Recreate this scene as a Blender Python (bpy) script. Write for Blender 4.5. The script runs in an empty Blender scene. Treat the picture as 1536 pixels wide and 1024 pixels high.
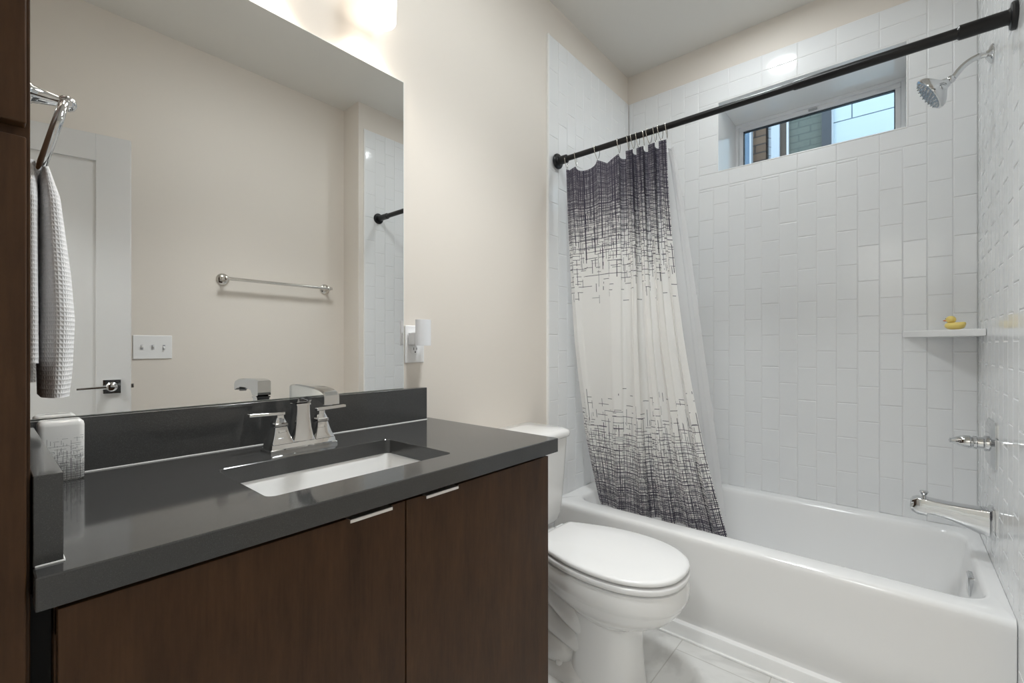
import bpy, bmesh, math, random
from mathutils import Vector, Matrix, Euler

random.seed(7)
SC = bpy.context.scene
COL = SC.collection
PI = math.pi

# ------------------------------------------------------------------ camera
# X runs along the mirror wall towards the window wall, the mirror wall is Y = 0, Z is up
cam = bpy.data.cameras.new('camera')
cam.sensor_width = 36.0
cam.lens = 36.0 * 680.0 / 1536.0
cam.shift_y = 7.0 / 1536.0
cam.clip_start = 0.01
co = bpy.data.objects.new('camera', cam)
co.location = (0.0, -1.259, 1.14)
co.rotation_euler = (PI / 2, 0, math.radians(40.46) - PI / 2)
COL.objects.link(co)
SC.camera = co

# ------------------------------------------------------------------ world and exposure
W = bpy.data.worlds.new('sky')
SC.world = W
W.use_nodes = True
_bg = W.node_tree.nodes['Background']
_bg.inputs['Color'].default_value = (0.72, 0.86, 1.0, 1)
_bg.inputs['Strength'].default_value = 1.5
VS = SC.view_settings
VS.view_transform = 'Standard'
VS.look = 'None'
VS.gamma = 1.0
VS.use_curve_mapping = False
VS.exposure = 1.25
SC.cycles.max_bounces = 14
SC.cycles.diffuse_bounces = 7
SC.cycles.glossy_bounces = 8
SC.cycles.transmission_bounces = 8
SC.cycles.caustics_reflective = True
SC.cycles.sample_clamp_indirect = 6.0

BULB_W = 1.4      # each bulb of the vanity light
SHADE_E = 0.95     # glow of the frosted shades
CAN_E = 38.0       # lens of the recessed light over the tub
FILL_DOWN_W = 26.0  # added spot under the ceiling fill light
FILL_E = 16.0     # diffuser of the added ceiling fill light over the floor
HALL_FILL_E = 38.0  # lens of the added hallway fill light

# ------------------------------------------------------------------ materials
M = {}


def nodes(name):
    m = bpy.data.materials.new(name)
    m.use_nodes = True
    nt = m.node_tree
    b = nt.nodes['Principled BSDF']
    M[name] = m
    return m, nt, b


def plain(name, col, rough=0.5, metal=0.0, spec=0.5, coat=0.0, bump=0.0, bscale=200.0):
    m, nt, b = nodes(name)
    b.inputs['Base Color'].default_value = (*col, 1)
    b.inputs['Roughness'].default_value = rough
    b.inputs['Metallic'].default_value = metal
    b.inputs['Specular IOR Level'].default_value = spec
    b.inputs['Coat Weight'].default_value = coat
    b.inputs['Coat Roughness'].default_value = 0.05
    if bump:
        n = nt.nodes.new('ShaderNodeTexNoise')
        n.inputs['Scale'].default_value = bscale
        g = nt.nodes.new('ShaderNodeNewGeometry')
        nt.links.new(g.outputs['Position'], n.inputs['Vector'])
        bp = nt.nodes.new('ShaderNodeBump')
        bp.inputs['Strength'].default_value = bump
        bp.inputs['Distance'].default_value = 0.002
        nt.links.new(n.outputs['Fac'], bp.inputs['Height'])
        nt.links.new(bp.outputs['Normal'], b.inputs['Normal'])
    return m


def emitter(name, col, strength):
    m, nt, b = nodes(name)
    b.inputs['Base Color'].default_value = (0.8, 0.8, 0.8, 1)
    b.inputs['Emission Color'].default_value = (*col, 1)
    b.inputs['Emission Strength'].default_value = strength
    return m


plain('cream_paint', (0.735, 0.685, 0.625), 0.6, bump=0.06, bscale=350)
plain('ceiling_paint', (0.74, 0.725, 0.69), 0.8, bump=0.05, bscale=300)
plain('trim_paint', (0.80, 0.80, 0.79), 0.35)
plain('door_paint', (0.66, 0.66, 0.66), 0.38)
plain('tile_glaze', (0.79, 0.80, 0.81), 0.10, spec=0.5)
plain('tile_rounding', (0.77, 0.78, 0.79), 0.36, spec=0.4)
plain('grout', (0.74, 0.74, 0.74), 0.8)
plain('acrylic', (0.83, 0.83, 0.83), 0.14, spec=0.5)
plain('porcelain', (0.84, 0.84, 0.835), 0.09, spec=0.5, coat=0.3)
plain('seat_plastic', (0.85, 0.85, 0.85), 0.22)
plain('chrome', (0.66, 0.67, 0.68), 0.05, 1.0)
plain('nickel', (0.70, 0.68, 0.64), 0.16, 1.0)
plain('brushed_pull', (0.88, 0.87, 0.86), 0.32, 1.0)
plain('black_metal', (0.006, 0.006, 0.007), 0.35, spec=0.4)
plain('mirror_glass', (0.89, 0.893, 0.885), 0.0, 1.0)
plain('mirror_edge', (0.75, 0.80, 0.78), 0.15)
plain('vinyl', (0.84, 0.85, 0.87), 0.3)
plain('plate_plastic', (0.82, 0.82, 0.82), 0.3)
plain('dark_slot', (0.02, 0.02, 0.02), 0.6)
plain('grey_plastic', (0.42, 0.43, 0.45), 0.35)
plain('nozzle_blue', (0.25, 0.33, 0.42), 0.4)
plain('duck_yellow', (0.84, 0.66, 0.20), 0.35)
plain('duck_orange', (0.70, 0.16, 0.03), 0.4)
plain('caulk', (0.86, 0.86, 0.85), 0.5)
plain('night_light_white', (0.80, 0.81, 0.84), 0.35)
plain('dark_gap', (0.008, 0.007, 0.006), 0.8)
plain('hall_paint', (0.72, 0.68, 0.62), 0.7)
emitter('can_lens', (0.93, 0.985, 1.0), CAN_E)
emitter('fill_diffuser', (0.93, 0.985, 1.0), FILL_E)
emitter('hall_fill_lens', (0.95, 0.99, 1.0), HALL_FILL_E)
emitter('shade_glass', (1.0, 0.92, 0.82), SHADE_E)


def wood(name, c1, c2, rough=0.42):
    m, nt, b = nodes(name)
    g = nt.nodes.new('ShaderNodeNewGeometry')
    mp = nt.nodes.new('ShaderNodeMapping')
    mp.inputs['Scale'].default_value = (9, 9, 2.2)
    n = nt.nodes.new('ShaderNodeTexNoise')
    n.inputs['Scale'].default_value = 2.0
    n.inputs['Detail'].default_value = 9
    n.inputs['Roughness'].default_value = 0.7
    n2 = nt.nodes.new('ShaderNodeTexNoise')
    mp2 = nt.nodes.new('ShaderNodeMapping')
    mp2.inputs['Scale'].default_value = (260, 260, 16)
    n2.inputs['Scale'].default_value = 1.0
    n2.inputs['Detail'].default_value = 3
    mix = nt.nodes.new('ShaderNodeMath')
    mix.operation = 'MULTIPLY_ADD'
    mix.inputs[1].default_value = 0.35
    cr = nt.nodes.new('ShaderNodeValToRGB')
    cr.color_ramp.elements[0].position = 0.40
    cr.color_ramp.elements[0].color = (*c1, 1)
    cr.color_ramp.elements[1].position = 0.95
    cr.color_ramp.elements[1].color = (*c2, 1)
    L = nt.links.new
    L(g.outputs['Position'], mp.inputs['Vector'])
    L(g.outputs['Position'], mp2.inputs['Vector'])
    L(mp.outputs['Vector'], n.inputs['Vector'])
    L(mp2.outputs['Vector'], n2.inputs['Vector'])
    L(n2.outputs['Fac'], mix.inputs[0])
    L(n.outputs['Fac'], mix.inputs[2])
    L(mix.outputs[0], cr.inputs['Fac'])
    L(cr.outputs['Color'], b.inputs['Base Color'])
    b.inputs['Roughness'].default_value = rough
    b.inputs['Specular IOR Level'].default_value = 0.22
    return m


wood('espresso_wood', (0.032, 0.0147, 0.0062), (0.082, 0.039, 0.0165))


def quartz():
    m, nt, b = nodes('quartz')
    g = nt.nodes.new('ShaderNodeNewGeometry')
    n = nt.nodes.new('ShaderNodeTexNoise')
    n.inputs['Scale'].default_value = 900
    n.inputs['Detail'].default_value = 2
    n2 = nt.nodes.new('ShaderNodeTexNoise')
    n2.inputs['Scale'].default_value = 9
    n2.inputs['Detail'].default_value = 5
    cr = nt.nodes.new('ShaderNodeValToRGB')
    cr.color_ramp.elements[0].position = 0.35
    cr.color_ramp.elements[0].color = (0.045, 0.045, 0.045, 1)
    cr.color_ramp.elements[1].position = 0.72
    cr.color_ramp.elements[1].color = (0.059, 0.059, 0.0585, 1)
    e = cr.color_ramp.elements.new(0.80)
    e.color = (0.09, 0.09, 0.09, 1)
    mx = nt.nodes.new('ShaderNodeMath')
    mx.operation = 'MULTIPLY_ADD'
    mx.inputs[1].default_value = 0.18
    L = nt.links.new
    L(g.outputs['Position'], n.inputs['Vector'])
    L(g.outputs['Position'], n2.inputs['Vector'])
    L(n2.outputs['Fac'], mx.inputs[0])
    L(n.outputs['Fac'], mx.inputs[2])
    L(mx.outputs[0], cr.inputs['Fac'])
    L(cr.outputs['Color'], b.inputs['Base Color'])
    b.inputs['Roughness'].default_value = 0.08
    b.inputs['IOR'].default_value = 1.5


quartz()


def floor_tile():
    m, nt, b = nodes('floor_tile')
    L = nt.links.new
    g = nt.nodes.new('ShaderNodeNewGeometry')
    mp = nt.nodes.new('ShaderNodeMapping')
    mp.inputs['Location'].default_value = (0.13, 0.62, 0)
    br = nt.nodes.new('ShaderNodeTexBrick')
    br.inputs['Scale'].default_value = 1.0
    br.inputs['Brick Width'].default_value = 0.61
    br.inputs['Row Height'].default_value = 0.305
    br.inputs['Mortar Size'].default_value = 0.002
    br.inputs['Color1'].default_value = (1, 1, 1, 1)
    br.inputs['Color2'].default_value = (0.95, 0.95, 0.95, 1)
    br.inputs['Mortar'].default_value = (0.72, 0.71, 0.69, 1)
    n = nt.nodes.new('ShaderNodeTexNoise')
    n.inputs['Scale'].default_value = 5
    n.inputs['Detail'].default_value = 8
    n.inputs['Distortion'].default_value = 1.6
    cr = nt.nodes.new('ShaderNodeValToRGB')
    cr.color_ramp.elements[0].position = 0.40
    cr.color_ramp.elements[0].color = (0.62, 0.615, 0.60, 1)
    cr.color_ramp.elements[1].position = 0.53
    cr.color_ramp.elements[1].color = (0.72, 0.715, 0.70, 1)
    mx = nt.nodes.new('ShaderNodeMix')
    mx.data_type = 'RGBA'
    mx.blend_type = 'MULTIPLY'
    mx.inputs['Factor'].default_value = 1.0
    L(g.outputs['Position'], mp.inputs['Vector'])
    L(mp.outputs['Vector'], br.inputs['Vector'])
    L(g.outputs['Position'], n.inputs['Vector'])
    L(n.outputs['Fac'], cr.inputs['Fac'])
    L(cr.outputs['Color'], mx.inputs['A'])
    L(br.outputs['Color'], mx.inputs['B'])
    L(mx.outputs['Result'], b.inputs['Base Color'])
    b.inputs['Roughness'].default_value = 0.3


floor_tile()


def brick_mat(name, c1, c2, mortar, bw, rh, rough=0.8, spec=0.3):
    m, nt, b = nodes(name)
    L = nt.links.new
    g = nt.nodes.new('ShaderNodeNewGeometry')
    sp = nt.nodes.new('ShaderNodeSeparateXYZ')
    cb = nt.nodes.new('ShaderNodeCombineXYZ')
    br = nt.nodes.new('ShaderNodeTexBrick')
    br.inputs['Scale'].default_value = 1.0
    br.inputs['Brick Width'].default_value = bw
    br.inputs['Row Height'].default_value = rh
    br.inputs['Mortar Size'].default_value = rh * 0.09
    br.inputs['Color1'].default_value = (*c1, 1)
    br.inputs['Color2'].default_value = (*c2, 1)
    br.inputs['Mortar'].default_value = (*mortar, 1)
    L(g.outputs['Position'], sp.inputs[0])
    L(sp.outputs['Y'], cb.inputs['X'])
    L(sp.outputs['Z'], cb.inputs['Y'])
    L(cb.outputs[0], br.inputs['Vector'])
    L(br.outputs['Color'], b.inputs['Base Color'])
    b.inputs['Roughness'].default_value = rough
    b.inputs['Specular IOR Level'].default_value = spec


brick_mat('brown_brick', (0.19, 0.13, 0.085), (0.12, 0.078, 0.052), (0.045, 0.035, 0.03), 0.21, 0.07)
brick_mat('brick_reflection_pane', (0.088, 0.10, 0.085), (0.075, 0.09, 0.077), (0.055, 0.067, 0.058), 0.16, 0.055, 0.3)  # mirrored bricks painted into the green glass colour
plain('panel_white', (0.37, 0.445, 0.48), 0.6)
plain('panel_seam', (0.20, 0.26, 0.31), 0.7)
plain('outside_white', (0.33, 0.37, 0.41), 0.5)
plain('outside_dark', (0.020, 0.026, 0.035), 0.4)
plain('outside_brown', (0.055, 0.038, 0.026), 0.6)
plain('outside_blue', (0.07, 0.13, 0.20), 0.2)
plain('outside_ground', (0.55, 0.55, 0.53), 0.9)


def glass():
    m = bpy.data.materials.new('window_glass')
    m.use_nodes = True
    nt = m.node_tree
    for n in list(nt.nodes):
        nt.nodes.remove(n)
    out = nt.nodes.new('ShaderNodeOutputMaterial')
    mix = nt.nodes.new('ShaderNodeMixShader')
    tr = nt.nodes.new('ShaderNodeBsdfTransparent')
    tr.inputs['Color'].default_value = (0.93, 0.96, 0.96, 1)
    gl = nt.nodes.new('ShaderNodeBsdfGlossy')
    gl.inputs['Roughness'].default_value = 0.0
    fr = nt.nodes.new('ShaderNodeFresnel')
    fr.inputs['IOR'].default_value = 1.45
    L = nt.links.new
    L(fr.outputs[0], mix.inputs[0])
    L(tr.outputs[0], mix.inputs[1])
    L(gl.outputs[0], mix.inputs[2])
    L(mix.outputs[0], out.inputs[0])
    M['window_glass'] = m


glass()


def cloth_translucent(name, col, trans=0.25, alpha=1.0, build=None):
    m, nt, b = nodes(name)
    L = nt.links.new
    out = nt.nodes['Material Output']
    b.inputs['Base Color'].default_value = (*col, 1)
    b.inputs['Roughness'].default_value = 0.75
    b.inputs['Specular IOR Level'].default_value = 0.2
    tl = nt.nodes.new('ShaderNodeBsdfTranslucent')
    tl.inputs['Color'].default_value = (*col, 1)
    mix = nt.nodes.new('ShaderNodeMixShader')
    mix.inputs[0].default_value = trans
    L(b.outputs[0], mix.inputs[1])
    L(tl.outputs[0], mix.inputs[2])
    last = mix
    if alpha < 1.0:
        tp = nt.nodes.new('ShaderNodeBsdfTransparent')
        mx2 = nt.nodes.new('ShaderNodeMixShader')
        mx2.inputs[0].default_value = alpha
        L(tp.outputs[0], mx2.inputs[1])
        L(mix.outputs[0], mx2.inputs[2])
        last = mx2
    L(last.outputs[0], out.inputs['Surface'])
    if build:
        c = build(nt)
        L(c, b.inputs['Base Color'])
        L(c, tl.inputs['Color'])
    return m


def hatch(nt, layers, density_of, base_of, line_col):
    """Crossed dashes printed on cloth or ceramic: rows of short strokes that thin out where the density falls. Uses UV in metres."""
    L = nt.links.new
    uv = nt.nodes.new('ShaderNodeUVMap')
    uv.uv_map = 'UVMap'
    sp = nt.nodes.new('ShaderNodeSeparateXYZ')
    L(uv.outputs['UV'], sp.inputs[0])
    U, V = sp.outputs['X'], sp.outputs['Y']

    def mth(op, a, b_=None, c=None):
        n = nt.nodes.new('ShaderNodeMath')
        n.operation = op
        for i, x in enumerate((a, b_, c)):
            if x is None:
                continue
            if isinstance(x, (int, float)):
                n.inputs[i].default_value = x
            else:
                L(x, n.inputs[i])
        return n.outputs[0]

    dens = density_of(mth, V)
    total = None
    for k, (across, along, step, length, width, lo, hi) in enumerate(layers):
        A, B = (U, V) if across == 'h' else (V, U)
        row = mth('FLOOR', mth('DIVIDE', B, step))
        wn = nt.nodes.new('ShaderNodeTexWhiteNoise')
        wn.noise_dimensions = '1D'
        L(mth('ADD', row, 13.7 * (k + 1)), wn.inputs['W'])
        jitter = wn.outputs['Value']
        cell = mth('FLOOR', mth('ADD', mth('DIVIDE', A, length), mth('MULTIPLY', jitter, 7.0)))
        cb = nt.nodes.new('ShaderNodeCombineXYZ')
        L(cell, cb.inputs[0])
        L(row, cb.inputs[1])
        cb.inputs[2].default_value = 3.1 * k
        wc = nt.nodes.new('ShaderNodeTexWhiteNoise')
        wc.noise_dimensions = '3D'
        L(cb.outputs[0], wc.inputs['Vector'])
        d = nt.nodes.new('ShaderNodeMapRange')
        L(dens, d.inputs['Value'])
        d.inputs['From Min'].default_value = lo
        d.inputs['From Max'].default_value = hi
        on = mth('LESS_THAN', wc.outputs['Value'], d.outputs[0])
        off = mth('MULTIPLY', jitter, 0.5)
        fr = mth('FRACT', mth('DIVIDE', B, step))
        line = mth('LESS_THAN', mth('ABSOLUTE', mth('SUBTRACT', fr, mth('ADD', off, 0.25))), width / step / 2)
        v = mth('MULTIPLY', on, line)
        total = v if total is None else mth('MAXIMUM', total, v)
    base = base_of(mth, V, dens)
    mx = nt.nodes.new('ShaderNodeMix')
    mx.data_type = 'RGBA'
    L(total, mx.inputs['Factor'])
    L(base, mx.inputs['A'])
    mx.inputs['B'].default_value = (*line_col, 1)
    return mx.outputs['Result']


def mixcol(nt, fac, a, b):
    mx = nt.nodes.new('ShaderNodeMix')
    mx.data_type = 'RGBA'
    nt.links.new(fac, mx.inputs['Factor'])
    mx.inputs['A'].default_value = (*a, 1)
    mx.inputs['B'].default_value = (*b, 1)
    return mx.outputs['Result']


def curtain_print(nt):
    def smooth(mth, v, a, b):
        n = nt.nodes.new('ShaderNodeMapRange')
        nt.links.new(v, n.inputs['Value'])
        n.inputs['From Min'].default_value = a
        n.inputs['From Max'].default_value = b
        return n.outputs[0]

    def dens(mth, V):
        return mth('MAXIMUM', smooth(mth, V, 1.30, 1.86), smooth(mth, V, 0.98, 0.40))

    def base(mth, V, D):
        f = smooth(mth, V, 1.58, 1.92)
        return mixcol(nt, mth('MULTIPLY', f, 0.78), (0.92, 0.91, 0.89), (0.15, 0.138, 0.185))
    lay = [('h', 0, 0.026, 0.034, 0.0024, 0.02, 0.62), ('v', 0, 0.028, 0.038, 0.0026, 0.02, 0.64),
           ('h', 0, 0.014, 0.030, 0.0021, 0.20, 0.80), ('v', 0, 0.015, 0.030, 0.0022, 0.20, 0.80),
           ('h', 0, 0.0085, 0.026, 0.0019, 0.42, 1.05), ('v', 0, 0.0095, 0.026, 0.0020, 0.42, 1.05),
           ('h', 0, 0.0062, 0.022, 0.0018, 0.65, 1.25), ('v', 0, 0.0070, 0.022, 0.0018, 0.65, 1.25)]
    return hatch(nt, lay, dens, base, (0.07, 0.063, 0.09))


cloth_translucent('curtain_fabric', (0.92, 0.91, 0.89), 0.33, build=curtain_print)
cloth_translucent('liner_film', (0.85, 0.85, 0.86), 0.35, alpha=0.55)


def holder_print(nt):
    def dens(mth, V):
        n = nt.nodes.new('ShaderNodeMapRange')
        nt.links.new(V, n.inputs['Value'])
        n.inputs['From Min'].default_value = 0.092
        n.inputs['From Max'].default_value = 0.005
        return n.outputs[0]

    def base(mth, V, D):
        return mixcol(nt, mth('MULTIPLY', D, 0.0), (0.84, 0.84, 0.83), (0.5, 0.5, 0.5))
    lay = [('h', 0, 0.0045, 0.008, 0.00045, 0.05, 0.80), ('v', 0, 0.0045, 0.008, 0.00045, 0.05, 0.80),
           ('h', 0, 0.0022, 0.006, 0.00045, 0.3, 1.0), ('v', 0, 0.0022, 0.006, 0.00045, 0.3, 1.0)]
    return hatch(nt, lay, dens, base, (0.10, 0.10, 0.11))


m_, nt_, b_ = nodes('holder_ceramic')
nt_.links.new(holder_print(nt_), b_.inputs['Base Color'])
b_.inputs['Roughness'].default_value = 0.15


def towel_mat():
    m, nt, b = nodes('waffle_towel')
    L = nt.links.new
    uv = nt.nodes.new('ShaderNodeUVMap')
    uv.uv_map = 'UVMap'
    sp = nt.nodes.new('ShaderNodeSeparateXYZ')
    L(uv.outputs['UV'], sp.inputs[0])

    def wave(o):
        a = nt.nodes.new('ShaderNodeMath')
        a.operation = 'MULTIPLY'
        L(o, a.inputs[0])
        a.inputs[1].default_value = 2 * PI / 0.0068
        s = nt.nodes.new('ShaderNodeMath')
        s.operation = 'SINE'
        L(a.outputs[0], s.inputs[0])
        return s.outputs[0]
    mx = nt.nodes.new('ShaderNodeMath')
    mx.operation = 'MAXIMUM'
    L(wave(sp.outputs['X']), mx.inputs[0])
    L(wave(sp.outputs['Y']), mx.inputs[1])
    bp = nt.nodes.new('ShaderNodeBump')
    bp.inputs['Strength'].default_value = 0.5
    bp.inputs['Distance'].default_value = 0.0010
    L(mx.outputs[0], bp.inputs['Height'])
    L(bp.outputs['Normal'], b.inputs['Normal'])
    b.inputs['Base Color'].default_value = (0.87, 0.87, 0.88, 1)
    b.inputs['Roughness'].default_value = 0.9
    b.inputs['Specular IOR Level'].default_value = 0.1


towel_mat()


# ------------------------------------------------------------------ mesh helpers
class MB:
    def __init__(self):
        self.v, self.f, self.uv, self.mi = [], [], None, None

    def add(self, vs, fs):
        o = len(self.v)
        self.v += [tuple(p) for p in vs]
        self.f += [tuple(i + o for i in f) for f in fs]
        return self

    def box(self, x0, x1, y0, y1, z0, z1):
        x0, x1 = sorted((x0, x1)); y0, y1 = sorted((y0, y1)); z0, z1 = sorted((z0, z1))
        vs = [(x0, y0, z0), (x1, y0, z0), (x1, y1, z0), (x0, y1, z0), (x0, y0, z1), (x1, y0, z1), (x1, y1, z1), (x0, y1, z1)]
        return self.add(vs, [(0, 3, 2, 1), (4, 5, 6, 7), (0, 1, 5, 4), (1, 2, 6, 5), (2, 3, 7, 6), (3, 0, 4, 7)])

    def loft(self, loops, cap0=True, cap1=True):
        n = len(loops[0])
        vs = [p for l in loops for p in l]
        fs = []
        for k in range(len(loops) - 1):
            for i in range(n):
                j = (i + 1) % n
                fs.append((k * n + i, k * n + j, (k + 1) * n + j, (k + 1) * n + i))
        if cap0:
            fs.append(tuple(reversed(range(n))))
        if cap1:
            fs.append(tuple(range((len(loops) - 1) * n, len(loops) * n)))
        return self.add(vs, fs)

    def tube(self, path, r, n=12, closed=False, caps=True):
        P = [Vector(p) for p in path]
        rs = r if isinstance(r, (list, tuple)) else [r] * len(P)
        loops = []
        up = None
        N = len(P)
        for i in range(N):
            a = P[(i - 1) % N] if (closed or i > 0) else P[i]
            b = P[(i + 1) % N] if (closed or i < N - 1) else P[i]
            t = (b - a).normalized()
            if up is None:
                up = Vector((0, 0, 1)) if abs(t.z) < 0.9 else Vector((1, 0, 0))
            x = up.cross(t)
            if x.length < 1e-5:
                x = Vector((1, 0, 0)).cross(t)
            x.normalize()
            y = t.cross(x).normalized()
            up = y
            loops.append([P[i] + (x * math.cos(2 * PI * k / n) + y * math.sin(2 * PI * k / n)) * rs[i] for k in range(n)])
        if closed:
            loops.append(loops[0])
        return self.loft(loops, caps and not closed, caps and not closed)

    def lathe(self, prof, origin=(0, 0, 0), axis=(0, 0, 1), n=32, caps=True):
        """prof: (radius, height along axis)"""
        q = Vector((0, 0, 1)).rotation_difference(Vector(axis).normalized()).to_matrix()
        o = Vector(origin)
        loops = []
        for r, h in prof:
            loops.append([o + q @ Vector((max(r, 1e-5) * math.cos(2 * PI * k / n), max(r, 1e-5) * math.sin(2 * PI * k / n), h)) for k in range(n)])
        return self.loft(loops, caps, caps)

    def ball(self, c, rx, ry, rz, n=24, m=14):
        prof = []
        loops = []
        for i in range(m + 1):
            a = -PI / 2 + PI * i / m
            rr = max(math.cos(a), 1e-4)
            loops.append([(c[0] + rx * rr * math.cos(2 * PI * k / n), c[1] + ry * rr * math.sin(2 * PI * k / n), c[2] + rz * math.sin(a)) for k in range(n)])
        return self.loft(loops)

    def build(self, name, mat, parent=None, smooth=True, bevel=0.0, segs=2, angle=40, subsurf=0, local=False):
        vs = self.v
        if parent is not None and not local:
            o = ORIG[parent.name]
            vs = [(p[0] - o[0], p[1] - o[1], p[2] - o[2]) for p in vs]
        me = bpy.data.meshes.new(name)
        me.from_pydata(vs, [], self.f)
        if self.uv:
            l = me.uv_layers.new(name='UVMap')
            for lp in me.loops:
                l.data[lp.index].uv = self.uv[lp.vertex_index]
        mats = mat if isinstance(mat, list) else [mat]
        for x in mats:
            me.materials.append(M[x])
        if self.mi:
            for p, k in zip(me.polygons, self.mi):
                p.material_index = k
        bm = bmesh.new()
        bm.from_mesh(me)
        bmesh.ops.recalc_face_normals(bm, faces=bm.faces)
        bm.to_mesh(me)
        bm.free()
        if smooth:
            me.polygons.foreach_set('use_smooth', [True] * len(me.polygons))
            me.set_sharp_from_angle(angle=math.radians(angle))
        ob = bpy.data.objects.new(name, me)
        COL.objects.link(ob)
        if parent is not None:
            ob.parent = parent
            ORIG[ob.name] = ORIG[parent.name]
        else:
            ORIG[ob.name] = (0, 0, 0)
        if bevel:
            b = ob.modifiers.new('bevel', 'BEVEL')
            b.width = bevel
            b.segments = segs
            b.limit_method = 'ANGLE'
            b.angle_limit = math.radians(35)
            b.harden_normals = True
        if subsurf:
            s = ob.modifiers.new('subsurf', 'SUBSURF')
            s.levels = s.render_levels = subsurf
        return ob


ORIG = {}


def tag(o, label, cat, group=None, kind=None):
    o['label'] = label
    o['category'] = cat
    if group:
        o['group'] = group
    if kind:
        o['kind'] = kind
    return o


def thing(name, loc, label, cat, group=None, kind=None, rot=(0, 0, 0)):
    o = bpy.data.objects.new(name, None)
    o.location = loc
    o.rotation_euler = rot
    o.empty_display_size = 0.05
    COL.objects.link(o)
    ORIG[o.name] = tuple(loc)
    return tag(o, label, cat, group, kind)


def rrect(x0, x1, y0, y1, r, z, n=6):
    """closed rounded rectangle, 4*(n+1) points; r may be a 4-list: corners (x1,y1),(x0,y1),(x0,y0),(x1,y0)"""
    rs = r if isinstance(r, (list, tuple)) else [r] * 4
    out = []
    for (cx, cy, a0, rr) in ((x1, y1, 0, rs[0]), (x0, y1, PI / 2, rs[1]), (x0, y0, PI, rs[2]), (x1, y0, 1.5 * PI, rs[3])):
        sx = -1 if cx == x1 else 1
        sy = -1 if cy == y1 else 1
        for k in range(n + 1):
            a = a0 + PI / 2 * k / n
            out.append((cx + sx * rr + rr * math.cos(a), cy + sy * rr + rr * math.sin(a), z))
    return out


def spline(pts, n):
    """Catmull-Rom through pts, resampled to n points evenly by index"""
    P = [Vector(p) for p in pts]
    out = []
    for i in range(n):
        t = (len(P) - 1) * i / (n - 1)
        k = min(int(t), len(P) - 2)
        f = t - k
        p0, p1, p2, p3 = P[max(k - 1, 0)], P[k], P[k + 1], P[min(k + 2, len(P) - 1)]
        out.append(0.5 * ((2 * p1) + (p2 - p0) * f + (2 * p0 - 5 * p1 + 4 * p2 - p3) * f * f + (3 * p1 - p0 - 3 * p2 + p3) * f ** 3))
    return out


def interp(t, xs, ys):
    if t <= xs[0]:
        return ys[0]
    for i in range(len(xs) - 1):
        if t <= xs[i + 1]:
            f = (t - xs[i]) / (xs[i + 1] - xs[i])
            return ys[i] + (ys[i + 1] - ys[i]) * f
    return ys[-1]


# ------------------------------------------------------------------ the room shell
H = 2.791          # ceiling
XF = 2.588         # painted face of the window wall (tile face 2.58)
YC = -1.508        # painted face of the shower-head wall (tile face -1.50)
XS = 1.655         # where the shower-head wall steps forward from the near wall
YD = -1.70         # near wall, seen in the mirror
XE = -0.27         # entry wall behind the tower
TT = 2.619         # top of the tile
TX = 1.739         # front edge of the tile on the side walls
RIM = 0.406

fl = MB().box(XE, XF, YD, 0.01, -0.08, 0).build('floor', 'floor_tile', smooth=False)
tag(fl, 'pale marbled floor tile in front of the white bathtub', 'floor', kind='structure')
ce = MB().box(XE - 0.1, 3.0, YD - 0.1, 0.1, H, H + 0.1).build('ceiling', 'ceiling_paint', smooth=False)
tag(ce, 'flat off-white painted ceiling above the bathtub and mirror', 'ceiling', kind='structure')


def wall(name, mb, label):
    return tag(mb.build(name, 'cream_paint', smooth=False), label, 'wall', kind='structure')


WP = 0.010         # painted face of the mirror wall, a tile's thickness behind the tile face
wl = wall('wall_left', MB().box(XE, XF, WP, 0.1, 0, H), 'cream painted wall that carries the large mirror and the toilet tank')
WZ0, WZ1, WY0, WY1 = 2.077, 2.455, -1.29, -0.514
mb = MB()
mb.box(XF, 2.97, YD - 0.1, WY0, 0, H)
mb.box(XF, 2.97, WY1, 0.1, 0, H)
mb.box(XF, 2.97, WY0, WY1, 0, WZ0)
mb.box(XF, 2.97, WY0, WY1, WZ1, H)
wf = wall('wall_far', mb, 'far wall behind the bathtub, cream above white tile, with the small high window')
wr = wall('wall_right', MB().box(XS, XF, YD - 0.1, YC, 0, H), 'wall carrying the shower head and tub spout, mostly white tile')
wn = wall('wall_near', MB().box(XE, XS, YD - 0.1, YD, 0, H), 'cream wall seen in the mirror behind the towel bar')
DY0, DY1, DH = -1.675, -0.925, 2.135
mb = MB()
mb.box(XE - 0.1, XE, YD - 0.1, DY0, 0, H)
mb.box(XE - 0.1, XE, DY1, 0.1, 0, H)
mb.box(XE - 0.1, XE, DY0, DY1, DH, H)
we = wall('wall_entry', mb, 'cream wall with the doorway, behind the tall brown cabinet')


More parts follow.
